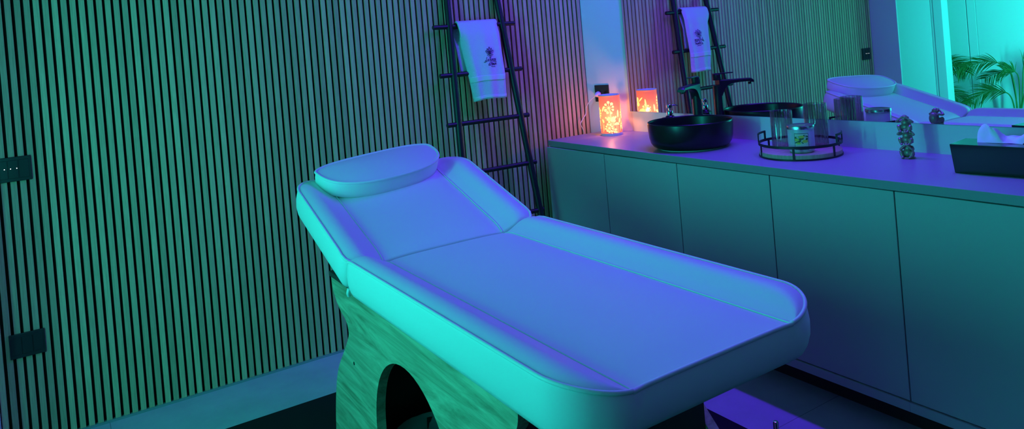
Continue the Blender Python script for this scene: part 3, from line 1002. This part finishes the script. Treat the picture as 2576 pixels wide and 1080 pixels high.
bm = bmesh.new(); lathe(bm, [(CR-.003, .096), (CR+.001, .0965), (CR+.0016, .108), (CR, .111), (CR-.006, .112), (CR-.010, .1095), (.02, .1085), (.003, .109)], 64)
link('lid', bm, 'lid', t, True, 50)
def jar_pt(a, z, lift):
    return Vector(((CR-.001+lift)*math.cos(a/CR), (CR-.001+lift)*math.sin(a/CR), z))
def jar_sheet(a0, a1, z0, z1, lift, name, m_, parent):
    b_ = sheet(lambda u, v: jar_pt(a0+(a1-a0)*u, z0+(z1-z0)*v, lift), 10, 2)
    return link(name, b_, m_, parent, True, 180)
lab = jar_sheet(-.0270, .0290, .016, .082, .0006, 'label', 'label_frame', jar)
lab['label'] = 'lemon picture label'
jar_sheet(-.0254, .0274, .0178, .0802, .0011, 'label_sheet', 'label', lab)
def blob(bm_, a, z, ra, rz, rot, lift, n=18):
    vs_ = []
    for k in range(n):
        th_ = 2*PI*k/n
        lx, lz = ra*math.cos(th_), rz*math.sin(th_)
        aa = max(-.0250, min(.0270, (a+lx*math.cos(rot)-lz*math.sin(rot))*1.75))
        zz = max(.033, min(.0798, z+lx*math.sin(rot)+lz*math.cos(rot)))
        vs_.append(bm_.verts.new(jar_pt(aa, zz, lift)))
    bm_.faces.new(vs_)
bm = bmesh.new()
for a, z, ra, rz, r_ in ((-.010, .066, .008, .004, .5), (.010, .071, .007, .003, -.7), (0, .060, .006, .004, .2), (-.004, .050, .007, .003, 1.2), (.012, .058, .006, .0025, 1.4), (-.011, .046, .006, .002, .8), (.002, .044, .004, .0015, -1)):
    blob(bm, a, z, ra, rz, r_, .0015)
link('label_leaves', bm, 'leaf_dark', lab)
bm = bmesh.new()
for a, z, ra, rz, r_ in ((.001, .068, .006, .0055, 0), (-.010, .056, .005, .006, 0), (.008, .050, .0065, .006, 0), (-.006, .042, .005, .004, 0)):
    blob(bm, a, z, ra, rz, r_, .0019)
link('label_lemons', bm, 'lemon', lab)
bm = bmesh.new()
for z0, a0, a1 in ((.0275, -.012, .014), (.0225, -.015, .016)):
    a = a0
    rr = random.Random(int(z0*1e5))
    while a < a1:
        w2 = rr.uniform(.0008, .0018)
        sheet(lambda u, v: jar_pt(a+w2*u, z0+.0016*v, .0015), 1, 1, bm=bm)
        a += w2+.0005
link('label_print', bm, 'leaf_dark', lab)

def make_glass(name, label, x_, y_, r_, h_):
    g = thing(name, label, 'glass', (x_, y_, ZT), 0, 'ribbed glasses on the tray')
    bm_ = bmesh.new()
    def rib(r, z, a):
        if r < .02 or z < .006: return r
        return r + .0010*math.cos(20*a)
    th_ = .003
    lathe(bm_, [(r_-.004, 0), (r_-.001, .002), (r_, .008), (r_, h_-.001), (r_-.001, h_), (r_-th_+.0005, h_), (r_-th_, h_-.002), (r_-th_, .010), (r_-th_-.004, .007), (.003, .006)], 144, rad=rib)
    link('tumbler', bm_, 'glass', g, True, 60)
    return g
make_glass('glass_tumbler', 'clear ribbed glass tumbler left of the candle', -.212, -1.482, .0440, .160)
make_glass('glass_tumbler', 'taller clear ribbed glass tumbler behind the candle', -.112, -1.578, .0450, .182)

# ------------------------------------------------------------------ three stacked monkeys
mk = thing('monkey_figurine', 'small bronze figurine of three stacked monkeys on the countertop', 'figurine', (-.088, -1.954, CT), PI+.20)
def ell(bm_, c_, r_, rot=(0, 0, 0), seg=20):
    mt = Matrix.Translation(c_) @ Matrix.Rotation(rot[2], 4, 'Z') @ Matrix.Rotation(rot[1], 4, 'Y') @ Matrix.Rotation(rot[0], 4, 'X') @ Matrix.Diagonal((*r_, 1))
    bmesh.ops.create_uvsphere(bm_, u_segments=seg, v_segments=seg//2+2, radius=1, matrix=mt)
def monkey(z0, pose, lean, base=False):
    """one crouching monkey facing +x; pose: where the hands go"""
    bm_ = bmesh.new()
    ell(bm_, (-.002, 0, z0+.018), (.0165, .0165, .019))             # belly
    ell(bm_, (-.003, 0, z0+.035), (.0125, .0145, .014))             # chest
    ell(bm_, (.003, 0, z0+.054), (.0105, .0105, .0115))             # head
    ell(bm_, (.0115, 0, z0+.0505), (.0055, .0065, .0058))           # muzzle
    ell(bm_, (.0105, 0, z0+.0585), (.004, .0085, .0025))            # brow
    for s in (-1, 1):
        ell(bm_, (.001, s*.0108, z0+.055), (.0028, .0025, .0042))   # ears
        # leg: hip, knee up front, foot
        tube(bm_, spline([(-.004, s*.012, z0+.010), (.012, s*.018, z0+.022), (.015, s*.014, z0+.008), (.020, s*.011, z0+.003)], 5), [.0075]*6+[.006]*5+[.0045]*5, 10)
        ell(bm_, (.021, s*.011, z0+.003), (.0065, .004, .003))
        if pose == 'eyes':
            tgt = (.0125, s*.0045, z0+.0585); elb = (.008, s*.026, z0+.040)
        elif pose == 'ears':
            tgt = (.003, s*.0125, z0+.056); elb = (.008, s*.026, z0+.040)
        else:
            tgt = (.0155, s*.003, z0+.0495); elb = (.012, s*.020, z0+.032)
        tube(bm_, spline([(-.002, s*.0125, z0+.042), elb, tgt], 6), [.0052]*5+[.0042]*4+[.0036]*4, 10)
        ell(bm_, tgt, (.0036, .0042, .0045))
    tube(bm_, spline([(-.016, 0, z0+.008), (-.024, .004, z0+.004), (-.026, .012, z0+.006)], 5), .0032, 8)
    rm = bm_
    ell(bm_, (-.011, 0, z0+.024), (.012, .0155, .024))              # rounded back
    bm_.transform(Matrix.Translation((lean*1.5, lean, 0)) @ Matrix.Diagonal((1.12, 1.10, 1, 1)))
    o_ = link('monkey', bm_, 'bronze', mk, True, 180)
    r_ = o_.modifiers.new('fuse', 'REMESH'); r_.mode = 'VOXEL'; r_.voxel_size = .0013; r_.use_smooth_shade = True
    return o_
monkey(.003, 'mouth', 0)
monkey(.052, 'ears', -.002)
monkey(.101, 'eyes', -.004)
bm = bmesh.new(); lathe(bm, [(.023, 0), (.025, .002), (.022, .006), (.01, .008)], 28)
link('rock_base', bm, 'bronze', mk, True)

# ------------------------------------------------------------------ tissue box and tissue
t = thing('tissue_box', 'black tapered tissue box at the right end of the countertop', 'tissue box', (-.268, -2.215, CT), .115)
bm = bmesh.new()
bl, bw_, bh = .265, .118, .0995
def rect(x0, x1, y0, y1, z): return [bm.verts.new(p) for p in ((x0, y0, z), (x1, y0, z), (x1, y1, z), (x0, y1, z))]
lo = rect(0, bw_, -bl, 0, 0); hi = rect(-.012, bw_+.010, -bl-.006, .006, bh)
for i in range(4):
    j = (i+1) % 4
    bm.faces.new((lo[i], lo[j], hi[j], hi[i]))
bm.faces.new(lo[::-1]); bm.faces.new(hi)
bevel_mod(link('body', bm, 'satin_black', t), .002, 2)
bm = bmesh.new()
n_ = 40
vsx = [bm.verts.new((bw_/2+.012*math.sin(2*PI*k/n_), -bl/2+.075*math.cos(2*PI*k/n_), bh+.0006)) for k in range(n_)]
bm.faces.new(vsx)
link('slot', bm, 'felt', t)
ts = thing('tissue', 'crumpled white tissue pulled from the black tissue box', 'tissue', (-.268, -2.215, CT), .115)
def tis(u, v):
    y = -.058 - .130*u
    # two soft lobes with a valley between
    hgt_ = .044*math.exp(-((u-.17)/.33)**6) + .030*math.exp(-((u-.88)/.20)**2) + .012
    z = bh-.004 + hgt_*v
    x = bw_/2 - .012 + .012*math.sin(u*9+v*2.5)*v + .030*v + .006*math.sin(u*17+v*6)*v
    y += .008*math.sin(v*4+u*8)*v - .022*v*u
    z += .0035*math.sin(u*23)*v + .004*v*math.sin(u*13+.6) - .010*v*max(0, u-.15)*(u < .5)
    return Vector((x, y, z))
bm = sheet(tis, 40, 22)
def tis2(u, v):
    p = tis(u, v)
    return Vector((p.x+.016+.01*math.sin(u*7+2)*v, p.y*.96-.004, bh-.004+(p.z-bh+.004)*.8+.006*math.sin(u*9+2)*v))
sheet(tis2, 40, 22, bm=bm)
o = link('sheet', bm, 'tissue', ts, True, 60)

# ------------------------------------------------------------------ palms in the alcove
def frond(pts, parent, side_len, rnd, droop=.5, n_leaf=22, start=.28, wd=.010):
    path = spline(pts, 10)
    bm_ = bmesh.new()
    n = len(path)
    tube(bm_, path, [.0075-.0058*i/(n-1) for i in range(n)], 8)
    f = link('stem', bm_, 'palm', parent, True, 60)
    lb = bmesh.new()
    for k in range(n_leaf):
        s_ = start+(1-start)*k/(n_leaf-1)
        i = min(int(s_*(n-1)), n-2)
        p = path[i]+(path[i+1]-path[i])*(s_*(n-1)-i)
        tg = (path[min(i+2, n-1)]-path[max(i-1, 0)]).normalized()
        prof_ = math.sin(PI*min(1, .18+.82*(s_-start)/(1-start)))**.6
        ln = side_len*(.35+.65*prof_)
        up_ = Vector((0, 0, 1))
        sd = tg.cross(up_)
        if sd.length < .2: sd = Vector((0, 1, 0))
        sd.normalize()
        for sg in (-1, 1):
            nu = tg.cross(sd)
            if nu.z < 0: nu = -nu
            d = (tg*.80 + sd*sg*rnd.uniform(.10, .45) + nu*sg*rnd.uniform(.45, .70)).normalized()
            prev = None
            c_ = p.copy()
            m_ = 7
            wn = d.cross(up_)
            if wn.length < .1: wn = Vector((1, 0, 0))
            wn = (wn.normalized()*.5 + up_*.6).normalized()
            for q_ in range(m_+1):
                t_ = q_/m_
                ww = wd*math.sin(PI*min(.999, .10+.9*t_))**.7*(1-.55*t_)
                cur = (lb.verts.new(c_+wn*ww), lb.verts.new(c_-wn*ww))
                if prev: lb.faces.new((prev[0], cur[0], cur[1], prev[1]))
                prev = cur
                d = (d+Vector((0, 0, -droop*.20))).normalized()
                c_ = c_+d*(ln/m_)
    link('leaflets', lb, 'palm', f)
FR = {
 'A': [(-4.5, -0.494, 0.486), (-4.48, -0.486, 0.772), (-4.46, -0.444, 0.84), (-4.44, -0.39, 0.903), (-4.42, -0.295, 0.918), (-4.4, -0.195, 0.892), (-4.38, -0.115, 0.869), (-4.36, -0.076, 0.824)],
 'B': [(-4.5, -0.474, 0.486), (-4.48, -0.447, 0.61), (-4.46, -0.363, 0.643), (-4.44, -0.293, 0.645), (-4.42, -0.218, 0.6), (-4.4, -0.124, 0.531)],
 'C': [(-4.5, -0.499, 0.486), (-4.52, -0.465, 0.763), (-4.54, -0.435, 0.802), (-4.56, -0.359, 0.801), (-4.58, -0.287, 0.783), (-4.6, -0.212, 0.747)],
 'D': [(-4.5, -0.519, 0.487), (-4.45, -0.548, 0.741), (-4.4, -0.546, 0.818), (-4.35, -0.522, 0.84), (-4.3, -0.493, 0.851)],
 'E': [(-4.5, -0.529, 0.487), (-4.49, -0.553, 0.635), (-4.48, -0.582, 0.861), (-4.47, -0.631, 0.944), (-4.46, -0.707, 0.948), (-4.45, -0.778, 0.902)],
 'G': [(-4.5, -0.534, 0.487), (-4.465, -0.607, 0.716), (-4.43, -0.684, 0.797), (-4.395, -0.767, 0.793), (-4.36, -0.836, 0.747)],
 'H': [(-4.56, 0.28, 0.499), (-4.542, 0.248, 0.801), (-4.523, 0.203, 0.882), (-4.505, 0.115, 0.912), (-4.487, 0.026, 0.911), (-4.468, -0.054, 0.881), (-4.45, -0.108, 0.827)],
 'I': [(-4.56, 0.292, 0.499), (-4.548, 0.249, 0.588), (-4.536, 0.162, 0.64), (-4.524, 0.077, 0.617), (-4.512, 0.0, 0.576), (-4.5, -0.069, 0.524)]}
def palm(x_, y_, label, keys, seed):
    t_ = thing('potted_palm', label, 'plant', (x_, y_, 0), 0, 'potted palms in the alcove')
    bm_ = bmesh.new(); lathe(bm_, [(.11, 0), (.14, .28), (.145, .30), (.13, .30), (.125, .26), (.01, .25)], 32)
    link('pot', bm_, 'pot', t_, True)
    rnd = random.Random(seed)
    for k in keys:
        pts_ = [Vector(p)-Vector((x_, y_, 0)) for p in FR[k]]
        first = pts_[0]
        pts_ = [Vector((0+rnd.uniform(-.03, .03), rnd.uniform(-.03, .03), .25))] + pts_
        frond(pts_, t_, .19 if k in 'ABHI' else .17, rnd, n_leaf={'A': 30, 'B': 30, 'C': 14, 'D': 20, 'H': 28, 'I': 24}.get(k, 24), start={'A': .50, 'C': .55, 'D': .62, 'E': .5, 'G': .5, 'H': .45, 'B': .38}.get(k, .35), wd=.0068)
palm(-4.50, -.47, 'green palm with arching fronds in the lit alcove, seen in the mirror', 'ABCDEG', 5)
palm(-4.57, .31, 'green palm half hidden behind the bright alcove trim, seen in the mirror', 'HI', 8)
